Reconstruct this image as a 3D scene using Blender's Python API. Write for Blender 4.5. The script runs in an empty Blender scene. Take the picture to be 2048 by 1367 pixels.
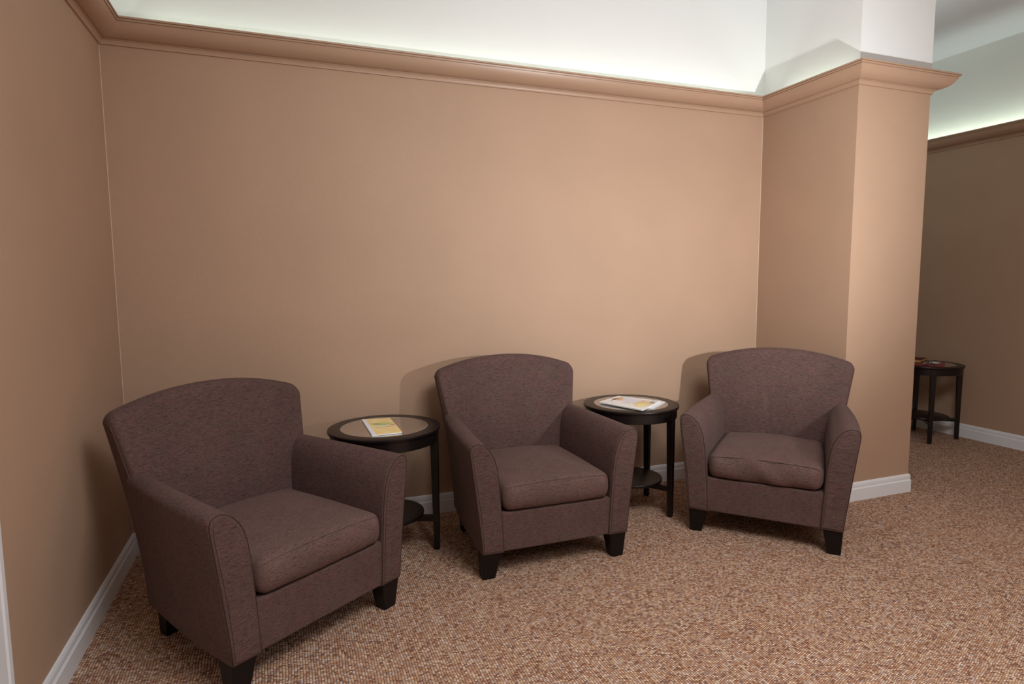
import bpy, bmesh, math, random
from mathutils import Vector, Matrix
random.seed(7)
R = math.radians
scene = bpy.context.scene
COL = scene.collection

# ------------------------------------------------------------------ camera
cam_d = bpy.data.cameras.new('camera')
cam = bpy.data.objects.new('camera', cam_d); COL.objects.link(cam); scene.camera = cam
cam_d.sensor_fit = 'HORIZONTAL'; cam_d.sensor_width = 36.0
cam_d.lens = 1222.766 / 2048 * 36.0
cam_d.clip_start = 0.02; cam_d.clip_end = 100
yaw, pitch, roll = R(-20.4617), R(-5.6706), R(-0.3589)
fw = Vector((-math.sin(yaw)*math.cos(pitch), math.cos(yaw)*math.cos(pitch), math.sin(pitch)))
rt = Vector((math.cos(yaw), math.sin(yaw), 0)); up = rt.cross(fw)
rt, up = rt*math.cos(roll)+up*math.sin(roll), up*math.cos(roll)-rt*math.sin(roll)
m = Matrix((rt, up, -fw)).transposed().to_4x4(); m.translation = Vector((0.7033, -3.2078, 1.2678))
cam.matrix_world = m

# ------------------------------------------------------------------ world, lights, exposure
world = bpy.data.worlds.new('world'); scene.world = world; world.use_nodes = True
world.node_tree.nodes['Background'].inputs[0].default_value = (0.8, 0.85, 1, 1)
world.node_tree.nodes['Background'].inputs[1].default_value = 0.0
scene.view_settings.view_transform = 'Standard'
scene.view_settings.look = 'None'
scene.view_settings.exposure = 0.1
scene.view_settings.gamma = 1.0
scene.view_settings.use_curve_mapping = False

def area_light(name, loc, dirv, sx, sy, power, color):
    d = bpy.data.lights.new(name, 'AREA'); d.shape = 'RECTANGLE'; d.size = sx; d.size_y = sy
    d.energy = power; d.color = color
    o = bpy.data.objects.new(name, d); COL.objects.link(o); o.location = loc
    o.rotation_euler = Vector(dirv).to_track_quat('-Z', 'Y').to_euler()
    return o

def studio_flash():
    d = bpy.data.lights.new('flash_lamp', 'SPOT'); d.energy = 172; d.color = (0.965, 0.99, 1.0)
    d.shadow_soft_size = 0.035; d.spot_size = R(122); d.spot_blend = 1.0
    o = bpy.data.objects.new('flash_lamp', d); COL.objects.link(o); o.location = (2.90, -2.35, 1.20)
    az, el = R(3), R(25)
    v = Vector((-math.sin(az)*math.cos(el), math.cos(az)*math.cos(el), math.sin(el)))
    o.rotation_euler = v.to_track_quat('-Z', 'Y').to_euler()
studio_flash()

# room dimensions
WX, D, PW, XR = 3.622, 0.695, 0.545, 5.780
YF, YB, ZC = -6.0, 3.0, 3.033        # wall behind the camera, far end, ceiling
HC = 2.299                            # underside of the cornice
POLY = [(0, YF), (0, 0), (WX, 0), (WX, -D), (WX+PW, -D), (WX+PW, YB), (XR, YB), (XR, YF)]
SIDES = ['left', 'back', 'pier_side', 'pier_front', 'pier_return', 'far', 'right', 'front']

# added soft fills under the ceiling, standing in for bounced flash; no fixture there
area_light('ceiling_bounce_fill', (1.95, -3.1, ZC-0.03), (0, 0, -1), 1.3, 1.3, 88, (0.955, 0.985, 1.0))
area_light('ceiling_bounce_fill', (2.9, -4.8, ZC-0.03), (0, 0, -1), 1.8, 1.2, 38, (0.955, 0.985, 1.0))  # second added fill, further back, lifts the lower walls
# fluorescent strips lying in the cornice trough
COVE = (0.82, 1.0, 0.84)
def cove(a, b, n, watts_per_m, off=0.065, z=2.351):
    a, b, n = Vector(a), Vector(b), Vector(n)
    mid = (a+b)/2 + n*off; L = (b-a).length-0.12
    o = area_light('cove_lamp', (mid.x, mid.y, z), (0, 0, 1), 0.018, L, watts_per_m*L, COVE)
    ang = math.atan2((b-a).y, (b-a).x)
    o.rotation_euler = (math.pi, 0, ang + math.pi/2)
cove((0, -0.1), (0, -4.0), (1, 0), 0.7)
cove((0.1, 0), (WX-0.1, 0), (0, -1), 0.65)
cove((WX, -0.1), (WX, -D-0.05), (-1, 0), 0.7)
cove((WX+PW, 2.9), (WX+PW, -D+0.05), (1, 0), 1.8, 0.083, 2.386)  # extra strip added near the lip to brighten the far ceiling
cove((XR, 2.9), (XR, -4.0), (-1, 0), 1.25)

# ------------------------------------------------------------------ material helpers
def new_mat(name):
    mt = bpy.data.materials.new(name); mt.use_nodes = True
    nt = mt.node_tree; b = nt.nodes['Principled BSDF']
    return mt, nt, b
def N(nt, t, **kw):
    n = nt.nodes.new(t)
    for k, v in kw.items():
        if k in ('operation', 'blend_type', 'data_type', 'noise_dimensions', 'interpolation', 'feature', 'mode', 'wave_type', 'bands_direction'):
            setattr(n, k, v)
        else: n.inputs[k].default_value = v
    return n
def lk(nt, a, b): nt.links.new(a, b)
def math_n(nt, op, a, b=None, c=None):
    n = nt.nodes.new('ShaderNodeMath'); n.operation = op
    for i, v in enumerate((a, b, c)):
        if v is None: continue
        if isinstance(v, (int, float)): n.inputs[i].default_value = v
        else: nt.links.new(v, n.inputs[i])
    return n.outputs[0]
def ramp(nt, fac, stops, interp='LINEAR'):
    r = nt.nodes.new('ShaderNodeValToRGB'); r.color_ramp.interpolation = interp
    e = r.color_ramp.elements
    while len(e) < len(stops): e.new(0.5)
    for i, (p, c) in enumerate(stops): e[i].position = p; e[i].color = (*c, 1)
    nt.links.new(fac, r.inputs[0]); return r.outputs[0]
def mixc(nt, fac, a, b, mode='MIX'):
    n = nt.nodes.new('ShaderNodeMix'); n.data_type = 'RGBA'; n.blend_type = mode
    for s, v in ((n.inputs[0], fac), (n.inputs[6], a), (n.inputs[7], b)):
        if isinstance(v, (int, float)): s.default_value = v
        elif isinstance(v, tuple): s.default_value = (*v, 1)
        else: nt.links.new(v, s)
    return n.outputs[2]
def tc(nt, kind='Object', scale=(1, 1, 1), rot=(0, 0, 0)):
    t = nt.nodes.new('ShaderNodeTexCoord'); mp = nt.nodes.new('ShaderNodeMapping')
    mp.inputs['Scale'].default_value = scale; mp.inputs['Rotation'].default_value = rot
    nt.links.new(t.outputs[kind], mp.inputs[0]); return mp.outputs[0]
def noise(nt, vec, scale, detail=2, rough=0.5):
    n = nt.nodes.new('ShaderNodeTexNoise'); n.inputs['Scale'].default_value = scale
    n.inputs['Detail'].default_value = detail; n.inputs['Roughness'].default_value = rough
    nt.links.new(vec, n.inputs['Vector']); return n.outputs[0]
def bump(nt, b, h, strength, dist):
    n = nt.nodes.new('ShaderNodeBump'); n.inputs['Strength'].default_value = strength; n.inputs['Distance'].default_value = dist
    nt.links.new(h, n.inputs['Height']); nt.links.new(n.outputs[0], b.inputs['Normal'])

def plain(name, col, rough=0.5, spec=0.5, var=0.0, vscale=30, bmp=0.0, metal=0.0):
    mt, nt, b = new_mat(name)
    b.inputs['Roughness'].default_value = rough; b.inputs['Specular IOR Level'].default_value = spec
    b.inputs['Metallic'].default_value = metal
    v = tc(nt); n = noise(nt, v, vscale, 3)
    c = ramp(nt, n, [(0.3, tuple(x*(1-var) for x in col)), (0.7, tuple(min(1, x*(1+var)) for x in col))])
    lk(nt, c, b.inputs['Base Color'])
    if bmp: bump(nt, b, n, bmp, 0.001)
    return mt

WALLC = (0.44, 0.287, 0.194)
def wall_paint():
    mt, nt, b = new_mat('brown_textured_wall')
    b.inputs['Roughness'].default_value = 0.62; b.inputs['Specular IOR Level'].default_value = 0.28
    v = tc(nt)
    n1 = noise(nt, v, 260, 2, 0.6); n2 = noise(nt, v, 2.2, 3)
    n3 = noise(nt, tc(nt, scale=(1, 1, 2.2)), 420, 1)
    c1 = ramp(nt, n2, [(0.3, tuple(x*0.965 for x in WALLC)), (0.7, tuple(x*1.035 for x in WALLC))])
    c2 = mixc(nt, ramp(nt, n1, [(0.3, (0.93,)*3), (0.7, (1.05,)*3)]), (0, 0, 0), (1, 1, 1))
    cc = mixc(nt, 1.0, c1, ramp(nt, n1, [(0.25, (0.95,)*3), (0.75, (1.0,)*3)]), 'MULTIPLY')
    lk(nt, cc, b.inputs['Base Color'])
    h = math_n(nt, 'ADD', n1, n3); bump(nt, b, h, 0.35, 0.0012)
    return mt
M_WALL = wall_paint()
M_TRIMB = plain('brown_satin_moulding', (0.425, 0.272, 0.184), 0.38, 0.45, 0.02, 6)
M_WHITE = plain('white_matt_frieze', (0.78, 0.785, 0.765), 0.7, 0.25, 0.01, 3, 0.05)
M_CEIL = plain('white_ceiling', (0.74, 0.74, 0.80), 0.8, 0.2, 0.015, 40, 0.2)
M_BASE = plain('white_gloss_baseboard', (0.76, 0.755, 0.77), 0.28, 0.5, 0.02, 8)
M_SEAMW = plain('pale_corner_seam', (0.56, 0.41, 0.31), 0.5, 0.4, 0.02)

def carpet():
    mt, nt, b = new_mat('brown_loop_carpet')
    b.inputs['Roughness'].default_value = 0.95; b.inputs['Specular IOR Level'].default_value = 0.1
    t = nt.nodes.new('ShaderNodeTexCoord')
    wob = nt.nodes.new('ShaderNodeTexNoise'); wob.inputs['Scale'].default_value = 9; wob.inputs['Detail'].default_value = 1
    lk(nt, t.outputs['Object'], wob.inputs['Vector'])
    s = nt.nodes.new('ShaderNodeSeparateXYZ'); lk(nt, t.outputs['Object'], s.inputs[0])
    sw = nt.nodes.new('ShaderNodeSeparateColor'); lk(nt, wob.outputs['Color'], sw.inputs[0])
    px, py = 0.0090, 0.0070
    x = math_n(nt, 'ADD', math_n(nt, 'DIVIDE', s.outputs[0], px), math_n(nt, 'MULTIPLY', sw.outputs[0], 1.3))
    y = math_n(nt, 'ADD', math_n(nt, 'DIVIDE', s.outputs[1], py), math_n(nt, 'MULTIPLY', sw.outputs[1], 1.3))
    ix = math_n(nt, 'FLOOR', x)
    wn = nt.nodes.new('ShaderNodeTexWhiteNoise'); wn.noise_dimensions = '1D'; lk(nt, ix, wn.inputs['W'])
    y = math_n(nt, 'ADD', y, math_n(nt, 'MULTIPLY', wn.outputs['Value'], 0.35))
    y = math_n(nt, 'ADD', y, math_n(nt, 'MULTIPLY', ix, 0.5))
    iy = math_n(nt, 'FLOOR', y)
    fx = math_n(nt, 'ABSOLUTE', math_n(nt, 'SUBTRACT', math_n(nt, 'FRACT', x), 0.5))
    fy = math_n(nt, 'ABSOLUTE', math_n(nt, 'SUBTRACT', math_n(nt, 'FRACT', y), 0.5))
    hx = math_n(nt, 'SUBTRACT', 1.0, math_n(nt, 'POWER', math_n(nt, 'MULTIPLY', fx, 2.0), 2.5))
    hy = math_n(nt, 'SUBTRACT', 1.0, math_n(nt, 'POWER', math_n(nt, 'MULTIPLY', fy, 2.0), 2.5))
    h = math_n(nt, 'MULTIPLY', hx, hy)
    cv = nt.nodes.new('ShaderNodeCombineXYZ'); lk(nt, ix, cv.inputs[0]); lk(nt, iy, cv.inputs[1])
    w2 = nt.nodes.new('ShaderNodeTexWhiteNoise'); w2.noise_dimensions = '2D'; lk(nt, cv.outputs[0], w2.inputs['Vector'])
    K = 1.12
    cols = [(0.0, (0.27, 0.13, 0.085)), (0.10, (0.44, 0.225, 0.135)), (0.24, (0.58, 0.355, 0.22)), (0.40, (0.48, 0.285, 0.20)),
            (0.52, (0.68, 0.47, 0.32)), (0.66, (0.48, 0.28, 0.19)), (0.78, (0.56, 0.42, 0.35)), (0.88, (0.74, 0.56, 0.44)), (0.95, (0.38, 0.26, 0.22))]
    c = ramp(nt, w2.outputs['Value'], [(p, tuple(v*K for v in q)) for p, q in cols], 'CONSTANT')
    # yarn shade drifts slowly along the rows
    n2 = noise(nt, tc(nt, scale=(1, 0.6, 1)), 26, 3, 0.7)
    c = mixc(nt, 1.0, c, ramp(nt, n2, [(0.32, (0.90, 0.84, 0.81)), (0.5, (1, 0.97, 0.95)), (0.68, (1.0, 1.0, 1.04))]), 'MULTIPLY')
    c = mixc(nt, 1.0, c, ramp(nt, h, [(0.0, (0.16,)*3), (0.5, (1.0,)*3)]), 'MULTIPLY')  # shade in the gaps between loops, painted into the yarn colour
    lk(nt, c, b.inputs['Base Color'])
    bump(nt, b, h, 0.9, 0.0035)
    return mt
M_CARPET = carpet()

def fabric(name, axis, col=(0.102, 0.060, 0.053)):
    """woven upholstery; slubs run along the given local axis"""
    mt, nt, b = new_mat(name)
    b.inputs['Roughness'].default_value = 0.9; b.inputs['Specular IOR Level'].default_value = 0.15
    b.inputs['Sheen Weight'].default_value = 0.10; b.inputs['Sheen Roughness'].default_value = 0.4
    b.inputs['Sheen Tint'].default_value = (0.75, 0.6, 0.55, 1)
    lo, hi = 0.10, 1.0
    sc = {'x': (lo, hi, hi), 'y': (hi, lo, hi), 'z': (hi, hi, lo)}[axis]
    sc2 = {'x': (0.4, 1, 1), 'y': (1, 0.4, 1), 'z': (1, 1, 0.4)}[axis]
    n1 = noise(nt, tc(nt, scale=sc), 420, 3, 0.65)      # slubs
    n2 = noise(nt, tc(nt, scale=sc2), 420, 2, 0.7)     # speckle of the weave
    n3 = noise(nt, tc(nt, scale=sc2), 38, 3, 0.6)      # reddish drift
    n4 = noise(nt, tc(nt), 6, 2, 0.6)                  # wear
    c = ramp(nt, n3, [(0.35, (col[0]*0.96, col[1]*1.01, col[2]*0.97)), (0.6, (col[0]*1.05, col[1]*0.98, col[2]*1.0))])
    c = mixc(nt, 1.0, c, ramp(nt, n1, [(0.34, (0.50,)*3), (0.47, (0.98,)*3), (0.70, (1.16,)*3)]), 'MULTIPLY')
    c = mixc(nt, 1.0, c, ramp(nt, n2, [(0.3, (0.68,)*3), (0.7, (1.28,)*3)]), 'MULTIPLY')
    c = mixc(nt, 1.0, c, ramp(nt, n4, [(0.35, (0.92,)*3), (0.7, (1.07,)*3)]), 'MULTIPLY')
    lk(nt, c, b.inputs['Base Color'])
    h = math_n(nt, 'ADD', n1, n2); bump(nt, b, h, 0.5, 0.0012)
    return mt
M_FABX = fabric('brown_woven_fabric_across', 'x')
M_FABY = fabric('brown_woven_fabric_along', 'y')
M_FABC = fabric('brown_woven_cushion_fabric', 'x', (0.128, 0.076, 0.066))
M_SEAM = plain('dark_thread_seam', (0.045, 0.026, 0.023), 0.9, 0.1)
M_LEG = plain('black_brown_leg_stain', (0.006, 0.0035, 0.003), 0.5, 0.25, 0.2, 60)
M_UNDER = plain('black_dust_cover', (0.01, 0.009, 0.009), 0.95, 0.1)
def dark_wood():
    mt, nt, b = new_mat('black_brown_wood')
    b.inputs['Roughness'].default_value = 0.34; b.inputs['Specular IOR Level'].default_value = 0.36
    n = noise(nt, tc(nt, scale=(1, 14, 14)), 14, 4, 0.65)
    c = ramp(nt, n, [(0.3, (0.004, 0.0025, 0.0022)), (0.7, (0.010, 0.006, 0.0055))])
    lk(nt, c, b.inputs['Base Color']); bump(nt, b, n, 0.12, 0.0008); return mt
M_WOOD = dark_wood()
def thin_glass():
    mt = bpy.data.materials.new('clear_table_glass'); mt.use_nodes = True; nt = mt.node_tree
    nt.nodes.remove(nt.nodes['Principled BSDF']); out = nt.nodes['Material Output']
    tr = nt.nodes.new('ShaderNodeBsdfTransparent'); tr.inputs[0].default_value = (0.84, 0.88, 0.85, 1)
    gl = nt.nodes.new('ShaderNodeBsdfGlossy'); gl.inputs['Roughness'].default_value = 0.02
    fr = nt.nodes.new('ShaderNodeFresnel'); fr.inputs[0].default_value = 1.75
    mx = nt.nodes.new('ShaderNodeMixShader')
    lk(nt, fr.outputs[0], mx.inputs[0]); lk(nt, tr.outputs[0], mx.inputs[1]); lk(nt, gl.outputs[0], mx.inputs[2])
    lk(nt, mx.outputs[0], out.inputs[0]); return mt
M_GLASS = thin_glass()
M_GEDGE = plain('pale_glass_edge', (0.42, 0.40, 0.36), 0.2, 0.6)
M_PAPER = plain('white_paper_edges', (0.80, 0.80, 0.80), 0.6, 0.3, 0.03, 200)

# ------------------------------------------------------------------ mesh helpers
def link(name, me, mats, parent=None):
    o = bpy.data.objects.new(name, me); COL.objects.link(o)
    for mm in (mats if isinstance(mats, (list, tuple)) else [mats]): me.materials.append(mm)
    if parent: o.parent = parent
    return o
def mesh(name, V, F, mats, parent=None, smooth=False, mi=None, angle=40):
    me = bpy.data.meshes.new(name); me.from_pydata([tuple(v) for v in V], [], F)
    bm = bmesh.new(); bm.from_mesh(me); bmesh.ops.recalc_face_normals(bm, faces=bm.faces); bm.to_mesh(me); bm.free()
    if mi:
        for p, i in zip(me.polygons, mi): p.material_index = i
    if smooth:
        me.polygons.foreach_set('use_smooth', [True]*len(me.polygons))
        me.set_sharp_from_angle(angle=R(angle))
    me.update()
    return link(name, me, mats, parent)
def box_vf(x0, x1, y0, y1, z0, z1, base=0):
    V = [(x0, y0, z0), (x1, y0, z0), (x1, y1, z0), (x0, y1, z0), (x0, y0, z1), (x1, y0, z1), (x1, y1, z1), (x0, y1, z1)]
    F = [(0, 3, 2, 1), (4, 5, 6, 7), (0, 1, 5, 4), (1, 2, 6, 5), (2, 3, 7, 6), (3, 0, 4, 7)]
    return V, [tuple(i+base for i in f) for f in F]
def bev(o, w, seg=2):
    mo = o.modifiers.new('bevel', 'BEVEL'); mo.width = w; mo.segments = seg; mo.limit_method = 'ANGLE'; mo.angle_limit = R(35)
    mo.harden_normals = False
    return o
def box(name, x0, x1, y0, y1, z0, z1, mat, parent=None, bevel=0.0):
    V, F = box_vf(x0, x1, y0, y1, z0, z1)
    o = mesh(name, V, F, mat, parent)
    if bevel: bev(o, bevel)
    return o
def loft(name, rings, mat, parent=None, smooth=True, angle=40, caps=True):
    n = len(rings[0]); V = [p for r in rings for p in r]; F = []
    for i in range(len(rings)-1):
        for j in range(n):
            a, b_ = i*n+j, i*n+(j+1) % n
            F.append((a, b_, b_+n, a+n))
    if caps: F.append(tuple(range(n-1, -1, -1))); F.append(tuple(range((len(rings)-1)*n, len(rings)*n)))
    return mesh(name, V, F, mat, parent, smooth, angle=angle)
def tube(name, pts, r, mat, parent=None, seg=6, closed=False):
    pts = [Vector(p) for p in pts]; rings = []
    n = len(pts)
    for i, p in enumerate(pts):
        a = pts[(i-1) % n] if (closed or i > 0) else p
        c = pts[(i+1) % n] if (closed or i < n-1) else p
        t = (c-a).normalized(); u = t.orthogonal().normalized()
        ref = Vector((0.13, 0.95, 0.29)); u = (ref - t*ref.dot(t)).normalized(); w = t.cross(u)
        rings.append([p + (u*math.cos(2*math.pi*k/seg) + w*math.sin(2*math.pi*k/seg))*r for k in range(seg)])
    if closed: rings.append(rings[0])
    return loft(name, rings, mat, parent, True, 80, caps=not closed)
def empty(name, loc, rz, label, cat, group=None):
    o = bpy.data.objects.new(name, None); COL.objects.link(o); o.location = loc; o.rotation_euler = (0, 0, rz)
    o.empty_display_size = 0.1
    o['label'] = label; o['category'] = cat
    if group: o['group'] = group
    return o
def struct(o): o['kind'] = 'structure'; return o

# ------------------------------------------------------------------ structure
# floor and ceiling
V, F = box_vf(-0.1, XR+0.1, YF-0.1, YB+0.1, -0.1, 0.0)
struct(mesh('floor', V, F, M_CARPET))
V, F = box_vf(-0.1, XR+0.1, YF-0.1, YB+0.1, ZC, ZC+0.1)
struct(mesh('ceiling', V, F, M_CEIL))
ZS = 2.326
def wall(name, x0, x1, y0, y1):
    V, F = box_vf(x0, x1, y0, y1, 0, ZS); V2, F2 = box_vf(x0, x1, y0, y1, ZS, ZC, 8)
    F = [F[0]]+F[2:]; F2 = F2[1:]
    return struct(mesh(name, V+V2, F+F2, [M_WALL, M_WHITE], mi=[0]*len(F)+[1]*len(F2)))
wall('wall_left', -0.1, 0, YF-0.1, 0.1)
wall('wall_back', 0, WX, 0, 0.1)
wall('wall_pier', WX, WX+PW, -D, YB)
wall('wall_far', WX+PW, XR, YB, YB+0.1)
wall('wall_right', XR, XR+0.1, YF-0.1, YB+0.1)
wall('wall_front', 0, XR, YF-0.1, YF)

def offs(i, a):
    """polygon corner i moved a metres into the room, mitred"""
    p0, p1, p2 = (Vector(POLY[(i-1) % 8]), Vector(POLY[i % 8]), Vector(POLY[(i+1) % 8]))
    d1, d2 = (p1-p0).normalized(), (p2-p1).normalized()
    n1, n2 = Vector((d1.y, -d1.x)), Vector((d2.y, -d2.x))
    return p1 + (n1+n2)*(a/(1+n1.dot(n2)))
def run(name, i, prof, mat, t0=None, t1=None):
    A, B = [], []
    for a, z in prof:
        p, q = offs(i, a), offs(i+1, a)
        if t0 is not None: p = Vector((p.x, t0))
        if t1 is not None: q = Vector((q.x, t1))
        A.append((p.x, p.y, z)); B.append((q.x, q.y, z))
    return struct(loft(name, [A, B], mat, smooth=True, angle=28))
CORN = [(0, 2.299), (0.0083, 2.299), (0.0083, 2.3035), (0.011, 2.309), (0.0165, 2.3160), (0.0212, 2.3175), (0.0217, 2.3225), (0.0160, 2.3230), (0.0160, 2.3250), (0.0225, 2.3215),
        (0.030, 2.3212), (0.0372, 2.3222), (0.048, 2.3262), (0.0574, 2.3310), (0.066, 2.3366), (0.0735, 2.3435), (0.0815, 2.3545),
        (0.0878, 2.3650), (0.0912, 2.3725), (0.0880, 2.3730), (0.0880, 2.3755), (0.0945, 2.3760), (0.0965, 2.3805), (0.0972, 2.3820), (0.0945, 2.3825), (0.0945, 2.3845), (0.1020, 2.3850), (0.1025, 2.3905), (0.098, 2.394),
        (0.092, 2.3915), (0.0885, 2.373), (0.079, 2.356), (0.062, 2.340), (0.045, 2.332), (0.0, 2.328)]
for k in range(8): run('trim_%d' % (k+1), k, CORN, M_TRIMB)
BASE = [(0, 0.108), (0.0045, 0.1078), (0.0085, 0.0995), (0.0098, 0.094), (0.0098, 0.0795), (0.0078, 0.0775), (0.0098, 0.0755), (0.0110, 0.0715), (0.0132, 0.0690), (0.0132, 0), (0, 0)]
DY0, DY1 = -1.372, -2.47        # door opening in the left wall, casing included
run('baseboard_left', 0, BASE, M_BASE, t0=DY0)
for k in range(1, 8): run('baseboard_'+SIDES[k], k, BASE, M_BASE)
run('baseboard_left_rear', 0, BASE, M_BASE, t1=DY1)
# pale painted seams in the inside corners
for i, nm in ((1, 'trim_9'), (2, 'trim_10')):
    x, y = POLY[i]; sx = 1 if i == 1 else -1
    prof = [(0, 0), (sx*0.0022, 0), (sx*0.0008, -0.0008), (0, -0.0022)]
    struct(loft(nm, [[(x+a, y+b_, 0.108) for a, b_ in prof], [(x+a, y+b_, HC) for a, b_ in prof]], M_SEAMW, smooth=False))
# door with casing in the left wall, only its near edge reaches the picture
door = struct(mesh('door_1', *box_vf(0.0, 0.02, DY1+0.09, DY0-0.09, 0.0, 2.05), M_BASE))
CAS = [(0, 0), (0.012, 0), (0.017, 0.006), (0.017, 0.055), (0.020, 0.062), (0.020, 0.080), (0.014, 0.088), (0, 0.088)]
for s, yy in ((1, DY0), (-1, DY1)):
    A = [(a, yy - s*b_, 0) for a, b_ in [(q[0], 0.088-q[1]) for q in CAS]]
    loft('casing', [A, [(x, y, 2.14) for x, y, z in A]], M_BASE, door, smooth=False)
A = [(a, DY0-0.088, 2.052+b_) for a, b_ in CAS]
loft('casing', [A, [(x, DY1+0.088, z) for x, y, z in A]], M_BASE, door, smooth=False)

# ------------------------------------------------------------------ armchair
def lerp(T, z):
    if z <= T[0][0]: return T[0][1]
    for (a, p), (b_, q) in zip(T, T[1:]):
        if z <= b_:
            t = (z-a)/(b_-a); return p+(q-p)*t
    return T[-1][1]
ZL, YFR = 0.119, -0.38
REAR_W = [(0.119, 0.298), (0.20, 0.302), (0.30, 0.310), (0.44, 0.326), (0.58, 0.349), (0.72, 0.371), (0.80, 0.384), (0.90, 0.389)]
REAR_Y = [(0.119, 0.235), (0.16, 0.262), (0.20, 0.276), (0.30, 0.288), (0.44, 0.300), (0.58, 0.312), (0.72, 0.326), (0.80, 0.334), (0.90, 0.338)]
FRONT_Y = [(0.119, 0.13), (0.35, 0.155), (0.60, 0.188), (0.80, 0.250), (0.90, 0.275)]
def ztop(s):
    s = abs(s)
    z = 0.883 - 0.070*s**2.1
    if s > 0.92: z -= 0.024*((s-0.92)/0.08)**2.4
    return z
def backrest(parent, crease=0.0):
    """slab with an arched top: front and rear skins over an (s, t) grid, rounded all round"""
    NS, NT = 72, 26
    ss = [math.sin(math.pi/2*(2*i/NS-1))*0.35 + 0.65*(2*i/NS-1) for i in range(NS+1)]
    V, F = [], []
    def pt(s, t, side):
        zt = ztop(s); z = ZL + (zt-ZL)*t
        w = lerp(REAR_W, z); yf, yr = lerp(FRONT_Y, z), lerp(REAR_Y, z)
        mid = (yf+yr)/2; half = (yr-yf)/2
        # roll-over at top and at the sides
        dz = (zt - z); rr = 0.034
        kt = math.sqrt(max(0.0, 1-(1-min(1, dz/rr))**2))
        dx = (1-abs(s))*w; rs = 0.016
        ks = math.sqrt(max(0.0, 1-(1-min(1, dx/rs))**2))
        ks = 0.60+0.40*ks; kt = 0.12+0.88*kt
        k = min(ks, kt) if kt < 1 else ks
        if side == 0: 
            crown = 0.012*(1-s*s)*math.sin(math.pi*min(1, max(0, (z-0.36)/0.5)))
            if crease:      # slack cloth: a short vertical fold left of the middle
                fold = math.exp(-((z-0.60)/0.10)**2)
                crown -= crease*0.006*fold*math.exp(-((s*w+0.035+0.12*(z-0.6))/0.010)**2)
                crown += crease*0.004*fold*math.exp(-((s*w+0.060)/0.022)**2)
            return (s*w, mid - half*k - crown, z)
        return (s*w, mid + half*k + 0.008*(1-s*s), z)
    ts = [0, 0.1, 0.2, 0.3, 0.36, 0.40, 0.44, 0.48, 0.52, 0.56, 0.60, 0.64, 0.67, 0.70, 0.73, 0.76, 0.79, 0.82, 0.87, 0.905, 0.93, 0.95, 0.962, 0.972, 0.980, 0.986, 0.991, 0.995, 0.998, 1.0]
    for side in (0, 1):
        for t in ts:
            for s in ss: V.append(pt(s, t, side))
    n, mrow = NS+1, len(ts); off = n*mrow
    for side in (0, 1):
        for i in range(mrow-1):
            for j in range(NS):
                a = side*off + i*n + j; F.append((a, a+1, a+n+1, a+n))
    for i in range(mrow-1):
        for j in (0, NS): a = i*n+j; F.append((a, a+n, a+n+off, a+off))
    for j in range(NS):
        F.append((j, j+1, j+1+off, j+off)); a = (mrow-1)*n+j; F.append((a, a+1, a+1+off, a+off))
    o = mesh('backrest', V, F, M_FABX, parent, True, angle=50)
    # piping along both side edges and over the top, front skin
    for s in (-1, 1):
        pts = []
        for t in [0.66+0.34*k/14 for k in range(15)]:
            x, y, z = pt(0.9999*s, t, 0); pts.append((x*0.999, y-0.0005, z))
        tube('piping', pts, 0.0022, M_FABX, o, 5)
    return o
def arm_ring(s, y, inset=0.0):
    f = (y - YFR)/(0.30-YFR); f = max(0, min(1, f))
    wob = lambda a, b_: a + (b_-a)*f**1.15
    # outline of the cross-section at the front, outer bottom -> outer top -> over -> inner bottom
    front = [(0.346, ZL), (0.352, 0.18), (0.363, 0.27), (0.376, 0.38), (0.388, 0.48), (0.3965, 0.545), (0.3985, 0.572), (0.395, 0.590), (0.384, 0.600),
             (0.366, 0.603), (0.345, 0.597), (0.323, 0.583), (0.303, 0.561), (0.288, 0.532), (0.278, 0.496), (0.270, 0.44), (0.264, 0.36), (0.258, 0.27), (0.252, 0.18), (0.249, ZL)]
    rear = [(0.298, ZL), (0.301, 0.18), (0.307, 0.27), (0.318, 0.38), (0.332, 0.48), (0.341, 0.545), (0.3445, 0.578), (0.342, 0.598), (0.334, 0.611),
            (0.322, 0.615), (0.308, 0.611), (0.293, 0.599), (0.279, 0.578), (0.268, 0.548), (0.260, 0.508), (0.254, 0.44), (0.250, 0.36), (0.247, 0.27), (0.245, 0.18), (0.243, ZL)]
    P = [(wob(a[0], b_[0]), wob(a[1], b_[1])) for a, b_ in zip(front, rear)]
    # bulge of the outer flank between front and rear
    bul = 0.012*math.sin(math.pi*f)
    cx = sum(p[0] for p in P)/len(P); cz = sum(p[1] for p in P)/len(P)
    out = []
    for i, (x, z) in enumerate(P):
        if i < 8: x += bul
        if inset:
            dx, dz = x-cx, z-cz
            x -= inset*(1 if dx > 0 else -1)*min(1, abs(dx)/0.03); z -= inset*(1 if dz > 0 else -1)*min(1, abs(dz)/0.06)
        out.append((s*x, y, z))
    return out
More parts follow.
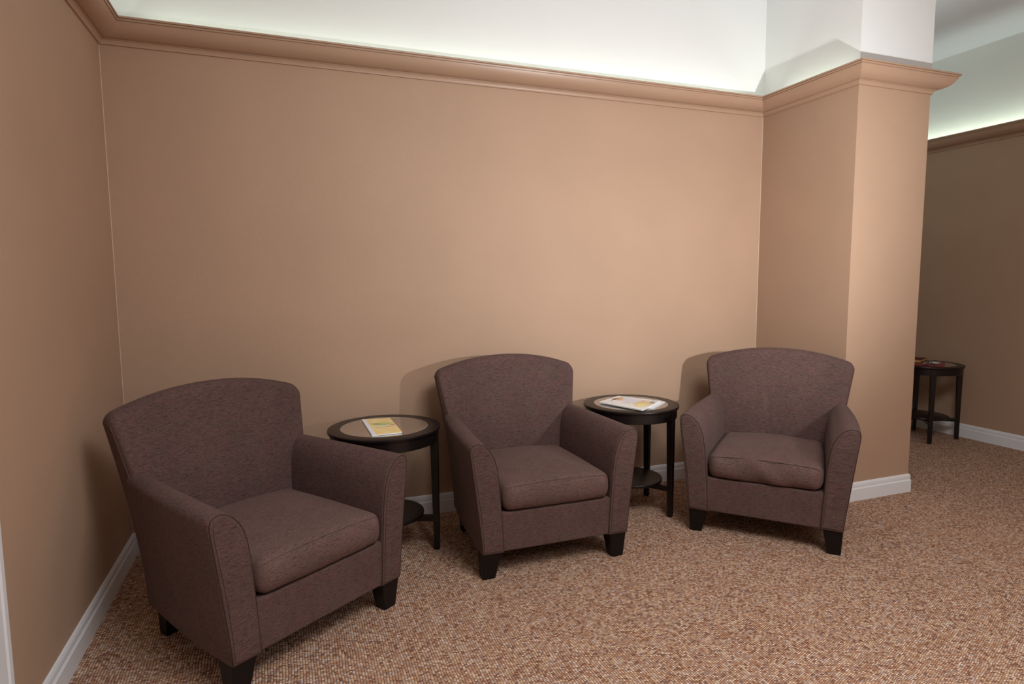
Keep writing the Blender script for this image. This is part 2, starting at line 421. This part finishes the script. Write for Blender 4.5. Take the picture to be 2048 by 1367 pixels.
def armchair(label, loc, rz, wrinkle=0.0, seed=1):
    rnd = random.Random(seed)
    t = empty('armchair', (loc[0], loc[1], 0), rz, label, 'armchair', 'brown fabric armchairs along the wall')
    # frame between the arms
    b_ = box('seat_base', -0.262, 0.262, YFR+0.004, 0.20, ZL+0.001, 0.292, M_FABX, t, 0.007)
    box('dust_cover', -0.24, 0.24, YFR+0.03, 0.20, ZL-0.004, ZL+0.004, M_UNDER, t)
    backrest(t, 1.0 if wrinkle > 0.5 else 0.0)
    for s in (-1, 1):
        rings = [arm_ring(s, YFR-0.004, 0.012), arm_ring(s, YFR-0.003, 0.006), arm_ring(s, YFR, 0.001)]
        ys = [-0.374, -0.36, -0.33, -0.28, -0.22, -0.15, -0.08, 0.0, 0.08, 0.15, 0.20, 0.235]
        rings += [arm_ring(s, y) for y in ys]
        a = loft('arm', rings, M_FABY, t, True, 55)
        fr = loft('arm_front', [[(x, y-0.0012, z) for x, y, z in arm_ring(s, YFR-0.0055, 0.013)], [(x, y-0.0012, z) for x, y, z in arm_ring(s, YFR-0.002, 0.013)]], M_FABX, a, True, 40)
        pts = [(x, y, z) for x, y, z in arm_ring(s, YFR-0.0015, 0.003)]
        # smooth the outline before sweeping the seam
        P2 = []
        for i in range(len(pts)-1):
            p0, p1 = Vector(pts[i]), Vector(pts[i+1]); P2 += [p0, p0.lerp(p1, 0.5)]
        P2.append(Vector(pts[-1]))
        tube('seam', P2, 0.0017, M_SEAM, a, 5)
    # cushion
    NX, NY = 40, 30; x1, y0, y1, z0, z1 = 0.258, -0.398, 0.165, 0.300, 0.408
    V, F = [], []
    def prof(u, v):          # superellipse rounding of the plan
        return u, v
    def cush(u, v, top):
        # u, v in -1..1
        hx = x1*(1-0.030*max(0, v)); x = u*hx; y = (y0+y1)/2 + v*(y1-y0)/2
        # rounded plan corners at the front
        if v < -0.8:
            q = (-v-0.8)/0.2; x *= 1-0.07*q**3
        if abs(u) > 0.8 and v < 0:
            q = (abs(u)-0.8)/0.2; y += 0.012*q**3*(-v)
        eu, ev = 1-abs(u), 1-abs(v)
        ru = min(1, eu*x1/0.035); rv = min(1, ev*0.28/0.032)
        k = math.sqrt(max(0, 1-(1-ru)**2))*math.sqrt(max(0, 1-(1-rv)**2))
        hz = (z1-z0)/2; mid = (z0+z1)/2
        crown = 0.026*(1-u*u)*(1-0.55*v*v) if top else 0.004*(1-u*u)
        if top: z = mid + (hz*(0.30+0.70*k)) + crown*k
        else: z = mid - (hz*(0.30+0.70*k)) - crown*k
        return x, y, z
    def g(n): return [math.sin(math.pi/2*(2*i/n-1))*0.5+0.5*(2*i/n-1) for i in range(n+1)]
    us, vs = g(NX), g(NY)
    for top in (True, False):
        for v in vs:
            for u in us:
                x, y, z = cush(u, v, top)
                if v < -0.55:      # slack folds in the front border
                    w = wrinkle*(0.0045*math.sin(31*x+40*z+seed)+0.0065*max(0, math.sin(52*x+46*z+2.1*seed))**2*math.exp(-((x-0.03)/0.13)**2))*min(1, (-v-0.55)/0.3)
                    y += w*(1-u*u)
                if top: z += wrinkle*0.002*math.sin(17*x+9*y)*(1-u*u)
                V.append((x, y, z))
    n = NX+1; off = n*(NY+1)
    for k in (0, 1):
        for i in range(NY):
            for j in range(NX):
                a = k*off+i*n+j; F.append((a, a+1, a+n+1, a+n))
    for i in range(NY):
        for j in (0, NX): a = i*n+j; F.append((a, a+n, a+n+off, a+off))
    for j in range(NX):
        F.append((j, j+1, j+1+off, j+off)); a = NY*n+j; F.append((a, a+1, a+1+off, a+off))
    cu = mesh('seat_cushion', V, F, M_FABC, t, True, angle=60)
    # seam round the top of the front border
    pts = []
    for u in [-0.97+1.94*k/36 for k in range(37)]:
        x, y, z = cush(u, -0.955, True); pts.append((x, y-0.0006, z+0.0006))
    tube('seam', pts, 0.0011 if wrinkle > 0.5 else 0.0007, M_SEAM if wrinkle > 0.5 else M_FABX, cu, 5)
    # tapered block legs
    for s in (-1, 1):
        for fr in (1, 0):
            if fr: ox0, ox1, oy0, oy1 = 0.262, 0.345, -0.374, -0.296; bx0, bx1, by0, by1 = 0.284, 0.340, -0.358, -0.308
            else: ox0, ox1, oy0, oy1 = 0.225, 0.292, 0.135, 0.205; bx0, bx1, by0, by1 = 0.235, 0.284, 0.165, 0.213
            zt = ZL-0.0005
            VV = [(s*bx0, by0, 0), (s*bx1, by0, 0), (s*bx1, by1, 0), (s*bx0, by1, 0), (s*ox0, oy0, zt), (s*ox1, oy0, zt), (s*ox1, oy1, zt), (s*ox0, oy1, zt)]
            FF = box_vf(0, 1, 0, 1, 0, 1)[1]
            bev(mesh('leg', VV, FF, M_LEG, t), 0.0025)
    return t
armchair('brown fabric armchair in the left corner, angled towards the right', (0.5878, -0.7854), R(34.54), 0.25, 1)
armchair('brown fabric armchair between the two round glass-topped tables, its back square to the wall', (1.7943, -0.4714), R(-0.25), 0.15, 2)
armchair('brown fabric armchair with a creased seat cushion, standing in front of the wall pier', (3.0969, -0.7099), R(-47.76), 1.0, 3)

# ------------------------------------------------------------------ round side tables
HT, RT = 0.5954, 0.2588
def ring_pts(r, z, n=96): return [(r*math.cos(2*math.pi*k/n), r*math.sin(2*math.pi*k/n), z) for k in range(n)]
def side_table(label, loc, ang0):
    t = empty('side_table', (loc[0], loc[1], 0), R(ang0), label, 'table', 'round black-brown side tables with glass tops')
    RG = 0.201
    prof = [(RG-0.004, HT-0.016), (RG-0.004, HT-0.0045), (RG, HT-0.0045), (RG, HT-0.0012), (RG+0.0012, HT), (RT-0.004, HT), (RT-0.001, HT-0.0015), (RT, HT-0.005),
            (RT, HT-0.012), (RT-0.002, HT-0.0155), (RT-0.006, HT-0.0165)]
    rings = [ring_pts(r, z) for r, z in prof]; rings.append(rings[0])
    loft('table_rim', rings, M_WOOD, t, True, 35, caps=False)
    rings = [ring_pts(r, z) for r, z in [(RT-0.010, HT-0.0163), (RT-0.010, HT-0.064), (RT-0.012, HT-0.066), (RT-0.026, HT-0.066), (RT-0.028, HT-0.064), (RT-0.028, HT-0.0163)]]
    rings.append(rings[0]); loft('apron', rings, M_WOOD, t, True, 35, caps=False)
    g = mesh('glass_top', ring_pts(RG-0.001, HT-0.0008), [tuple(range(96))], M_GLASS, t)
    rings = [ring_pts(r, z) for r, z in [(RG-0.0004, HT-0.0042), (RG-0.0004, HT-0.0006), (RG-0.0018, HT-0.0004), (RG-0.0018, HT-0.0042)]]
    rings.append(rings[0]); loft('glass_edge', rings, M_GEDGE, g, True, 35, caps=False)
    # four tapered legs standing under the apron, outer face flush
    for k in range(4):
        a = R(90*k); c, s_ = math.cos(a), math.sin(a)
        def q(u, v, z): return (c*u - s_*v, s_*u + c*v, z)
        ro = RT-0.0085
        top = [(ro-0.036, -0.019), (ro, -0.019), (ro, 0.019), (ro-0.036, 0.019)]
        bot = [(ro-0.026, -0.013), (ro, -0.013), (ro, 0.013), (ro-0.026, 0.013)]
        VV = [q(u, v, 0) for u, v in bot]+[q(u, v, HT-0.0168) for u, v in top]
        bev(mesh('leg', VV, box_vf(0, 1, 0, 1, 0, 1)[1], M_WOOD, t), 0.0015)
    for k in range(2):
        a = R(90*k); c, s_ = math.cos(a), math.sin(a)
        L = RT-0.036
        z0, z1 = (0.138, 0.166) if k == 0 else (0.1385, 0.1655)
        VV = [(c*u - s_*v, s_*u + c*v, z) for z in (z0, z1) for u, v in ((-L, -0.009), (L, -0.009), (L, 0.009), (-L, 0.009))]
        bev(mesh('crossbar', VV, box_vf(0, 1, 0, 1, 0, 1)[1], M_WOOD, t), 0.001)
    rings = [ring_pts(r, z, 72) for r, z in [(0.172, 0.1665), (0.1745, 0.168), (0.176, 0.171), (0.176, 0.179), (0.1745, 0.182), (0.172, 0.183)]]
    loft('shelf', rings, M_WOOD, t, True, 35)
    return t
side_table('round glass-topped side table between the left and middle armchairs, under the yellow booklet', (1.1246, -0.3608), -21.34)
side_table('round glass-topped side table holding the white magazines, between two armchairs', (2.4795, -0.3175), -56.23)
side_table('round side table in the dim recess beyond the pier, with dark red books on it', (5.488, 0.1725), -131.49)

# ------------------------------------------------------------------ printed matter
def cover_mat(name, build):
    mt, nt, b = new_mat(name); b.inputs['Roughness'].default_value = 0.3; b.inputs['Specular IOR Level'].default_value = 0.4
    t = nt.nodes.new('ShaderNodeTexCoord'); s = nt.nodes.new('ShaderNodeSeparateXYZ'); lk(nt, t.outputs['UV'], s.inputs[0])
    c = build(nt, s.outputs[0], s.outputs[1], t.outputs['UV']); lk(nt, c, b.inputs['Base Color']); return mt
def blob(nt, x, y, cx, cy, rx, ry, soft=0.35, wob=None):
    dx = math_n(nt, 'DIVIDE', math_n(nt, 'SUBTRACT', x, cx), rx); dy = math_n(nt, 'DIVIDE', math_n(nt, 'SUBTRACT', y, cy), ry)
    d = math_n(nt, 'SQRT', math_n(nt, 'ADD', math_n(nt, 'MULTIPLY', dx, dx), math_n(nt, 'MULTIPLY', dy, dy)))
    if wob is not None: d = math_n(nt, 'ADD', d, math_n(nt, 'MULTIPLY', math_n(nt, 'SUBTRACT', wob, 0.5), 0.9))
    mr = nt.nodes.new('ShaderNodeMapRange'); mr.inputs[1].default_value = 1+soft; mr.inputs[2].default_value = 1-soft
    lk(nt, d, mr.inputs[0]); return mr.outputs[0]
def rect(nt, x, y, x0, x1, y0, y1):
    a = math_n(nt, 'MULTIPLY', math_n(nt, 'GREATER_THAN', x, x0), math_n(nt, 'LESS_THAN', x, x1))
    b_ = math_n(nt, 'MULTIPLY', math_n(nt, 'GREATER_THAN', y, y0), math_n(nt, 'LESS_THAN', y, y1))
    return math_n(nt, 'MULTIPLY', a, b_)
def book(name, label, cat, corners, z0, h, mcover, mside, group=None, spine=None, cover_h=0.0008):
    """corners: near-left, near-right, far-right, far-left on the table top (u along first edge, v along the second)"""
    cx = sum(c[0] for c in corners)/4; cy = sum(c[1] for c in corners)/4
    e = empty(name, (cx, cy, z0), 0, label, cat, group)
    Q = [(c[0]-cx, c[1]-cy) for c in corners]
    def slab(nm, k, za, zb, mat, uv=False):
        VV = [(x*k, y*k, za) for x, y in Q]+[(x*k, y*k, zb) for x, y in Q]
        o = mesh(nm, VV, box_vf(0, 1, 0, 1, 0, 1)[1], mat, e)
        if uv:
            ul = o.data.uv_layers.new(name='uv'); cs = [(0, 0), (1, 0), (1, 1), (0, 1)]
            for lp in o.data.loops: ul.data[lp.index].uv = cs[lp.vertex_index % 4]
        return o
    slab('back_cover', 1.0, 0, cover_h, mside)
    slab('pages', 0.985, cover_h, h-cover_h, M_PAPER if spine is None else spine)
    slab('front_cover', 1.0, h-cover_h, h, mcover, True)
    return e
# yellow booklet: watercolour tree on a yellow ground, white spine strip on the left
def yellow(nt, x, y, uv):
    wob = noise(nt, uv, 7, 4, 0.7); band = noise(nt, uv, 3, 3)
    c = ramp(nt, band, [(0.3, (0.90, 0.60, 0.25)), (0.5, (0.92, 0.72, 0.30)), (0.72, (0.94, 0.82, 0.50))])
    c = mixc(nt, blob(nt, x, y, 0.60, 0.50, 0.32, 0.12, 0.4, wob), c, (0.86, 0.78, 0.52))
    c = mixc(nt, blob(nt, x, y, 0.55, 0.63, 0.34, 0.085, 0.3, wob), c, (0.36, 0.46, 0.13))
    c = mixc(nt, blob(nt, x, y, 0.70, 0.66, 0.24, 0.05, 0.3, wob), c, (0.60, 0.62, 0.20))
    c = mixc(nt, blob(nt, x, y, 0.90, 0.53, 0.10, 0.025, 0.3, wob), c, (0.42, 0.20, 0.10))
    c = mixc(nt, blob(nt, x, y, 0.73, 0.44, 0.16, 0.020, 0.3, wob), c, (0.55, 0.28, 0.08))
    c = mixc(nt, blob(nt, x, y, 0.45, 0.42, 0.18, 0.012, 0.3, wob), c, (0.45, 0.42, 0.16))
    return mixc(nt, math_n(nt, 'LESS_THAN', x, 0.14), c, (0.82, 0.84, 0.88))
M_YEL = cover_mat('yellow_watercolour_cover', yellow)
ZT = HT+0.0004
book('booklet', 'thin yellow booklet with a green tree on its cover, lying on the left glass table', 'booklet',
     [(1.0435, -0.5300), (1.1780, -0.5260), (1.1725, -0.2240), (1.0392, -0.2000)], ZT, 0.0062, M_YEL, M_PAPER)
# magazines on the middle table
def mag(nt, x, y, uv):
    wob = noise(nt, uv, 6, 3, 0.6); fine = noise(nt, uv, 38, 2, 0.6)
    c = ramp(nt, wob, [(0.3, (0.80, 0.82, 0.78)), (0.6, (0.84, 0.84, 0.84)), (0.8, (0.90, 0.90, 0.80))])
    c = mixc(nt, blob(nt, x, y, 0.42, 0.62, 0.26, 0.24, 0.35, wob), c, (0.74, 0.72, 0.84))      # pale shirt
    c = mixc(nt, blob(nt, x, y, 0.27, 0.86, 0.09, 0.12, 0.25), c, (0.62, 0.80, 0.78))            # light turquoise
    c = mixc(nt, blob(nt, x, y, 0.17, 0.66, 0.075, 0.20, 0.2), c, (0.60, 0.46, 0.26))            # hair light
    c = mixc(nt, blob(nt, x, y, 0.13, 0.56, 0.060, 0.13, 0.2), c, (0.13, 0.08, 0.05))            # hair
    c = mixc(nt, blob(nt, x, y, 0.24, 0.53, 0.080, 0.105, 0.2), c, (0.78, 0.42, 0.22))           # face
    c = mixc(nt, blob(nt, x, y, 0.31, 0.60, 0.040, 0.06, 0.3), c, (0.82, 0.55, 0.42))
    c = mixc(nt, blob(nt, x, y, 0.80, 0.50, 0.17, 0.30, 0.3, wob), c, (0.72, 0.56, 0.33))        # tan picture
    c = mixc(nt, blob(nt, x, y, 0.82, 0.36, 0.09, 0.15, 0.3, wob), c, (0.86, 0.76, 0.28))        # yellow
    c = mixc(nt, blob(nt, x, y, 0.70, 0.72, 0.035, 0.06, 0.3, wob), c, (0.62, 0.34, 0.24))
    c = mixc(nt, blob(nt, x, y, 0.50, 0.32, 0.12, 0.025, 0.3, wob), c, (0.45, 0.50, 0.38))
    c = mixc(nt, blob(nt, x, y, 0.56, 0.44, 0.10, 0.03, 0.3, wob), c, (0.55, 0.62, 0.50))
    c = mixc(nt, blob(nt, x, y, 0.16, 0.30, 0.022, 0.05, 0.2), c, (0.20, 0.16, 0.16))
    # masthead: bold dark strokes across the right-hand end, far corner
    for (a, b_, d, e_) in [(0.865, 0.885, 0.70, 0.93), (0.885, 0.935, 0.90, 0.93), (0.885, 0.935, 0.70, 0.73), (0.915, 0.935, 0.73, 0.82),
                           (0.945, 0.962, 0.62, 0.80), (0.87, 0.94, 0.64, 0.67)]:
        c = mixc(nt, rect(nt, x, y, a, b_, d, e_), c, (0.05, 0.05, 0.06))
    # lines of small print along the near edge
    rows = math_n(nt, 'GREATER_THAN', math_n(nt, 'SINE', math_n(nt, 'MULTIPLY', y, 160.0)), 0.2)
    tx = math_n(nt, 'MULTIPLY', math_n(nt, 'MULTIPLY', rect(nt, x, y, 0.06, 0.70, 0.05, 0.22), rows), math_n(nt, 'GREATER_THAN', fine, 0.55))
    return mixc(nt, math_n(nt, 'MULTIPLY', tx, 0.45), c, (0.30, 0.30, 0.30))
M_MAG = cover_mat('magazine_cover', mag)
M_MAG2 = plain('pale_magazine_cover', (0.78, 0.80, 0.79), 0.3, 0.4, 0.05, 25)
def rectc(cx, cy, L, W_, ang):
    a = R(ang); c, s = math.cos(a), math.sin(a)
    return [(cx+c*u-s*v, cy+s*u+c*v) for u, v in ((-L/2, -W_/2), (L/2, -W_/2), (L/2, W_/2), (-L/2, W_/2))]
# cover u runs from the left corner to the near corner's side; near-left edge = (2.303,-.258)->(2.407,-.554)
book('magazine', 'pale magazine lying underneath the other on the right glass table', 'magazine',
     rectc(2.4900, -0.3280, 0.292, 0.212, -52), ZT, 0.0040, M_MAG2, M_MAG2, 'magazines on the glass table')
book('magazine', 'white magazine with a portrait on its cover, topmost on the right glass table', 'magazine',
     [(2.308, -0.268), (2.410, -0.545), (2.640, -0.372), (2.498, -0.152)], ZT+0.0042, 0.0052, M_MAG, M_PAPER, 'magazines on the glass table')
# things on the far table
M_RED = plain('dark_red_book_cloth', (0.10, 0.012, 0.010), 0.5, 0.3, 0.1)
M_MAROON = plain('maroon_cover', (0.17, 0.010, 0.018), 0.3, 0.5, 0.1)
M_GOLD = plain('aged_yellow_pages', (0.55, 0.30, 0.11), 0.7, 0.2, 0.1, 150)
book('book', 'thick dark red book with yellowed page edges on the far table beyond the pier', 'book', rectc(5.485, 0.262, 0.19, 0.125, 22), ZT+0.0084, 0.022, M_RED, M_RED, None, M_GOLD, 0.003)
book('magazine', 'glossy maroon magazine on the far table, under the sheet of white paper', 'magazine', rectc(5.445, 0.120, 0.275, 0.215, 34), ZT, 0.008, M_MAROON, M_MAROON, None, M_MAROON)
o = box('paper_sheet', -0.055, 0.055, -0.035, 0.035, 0, 0.0008, M_PAPER); o.location = (5.525, 0.130, ZT+0.0084); o.rotation_euler = (0, 0, R(30))
o['label'] = 'small white sheet of paper on the maroon magazine'; o['category'] = 'paper'
# folded black spectacles with shiny frame
M_BLK = plain('glossy_black_plastic', (0.01, 0.01, 0.012), 0.12, 0.6)
M_SIL = plain('polished_silver_metal', (0.7, 0.68, 0.68), 0.15, 0.5, metal=1.0)
e = empty('eyeglasses', (5.372, 0.055, ZT+0.0084), R(-32), 'folded black eyeglasses with silver arms on the maroon magazine', 'eyeglasses')
for s in (-1, 1):
    pts = [(s*0.033+0.024*math.cos(2*math.pi*k/20), 0, 0.019+0.016*math.sin(2*math.pi*k/20)) for k in range(20)]
    tube('lens_rim', pts, 0.0022, M_BLK, e, 6, closed=True)
    tube('temple_arm', [(s*0.058, 0.002, 0.024), (s*0.045, 0.010+0.006*(s > 0), 0.022), (-s*0.050, 0.014+0.008*(s > 0), 0.006)], 0.0020, M_SIL, e, 6)
tube('bridge', [(-0.010, 0, 0.022), (0, 0, 0.026), (0.010, 0, 0.022)], 0.0018, M_BLK, e, 6)
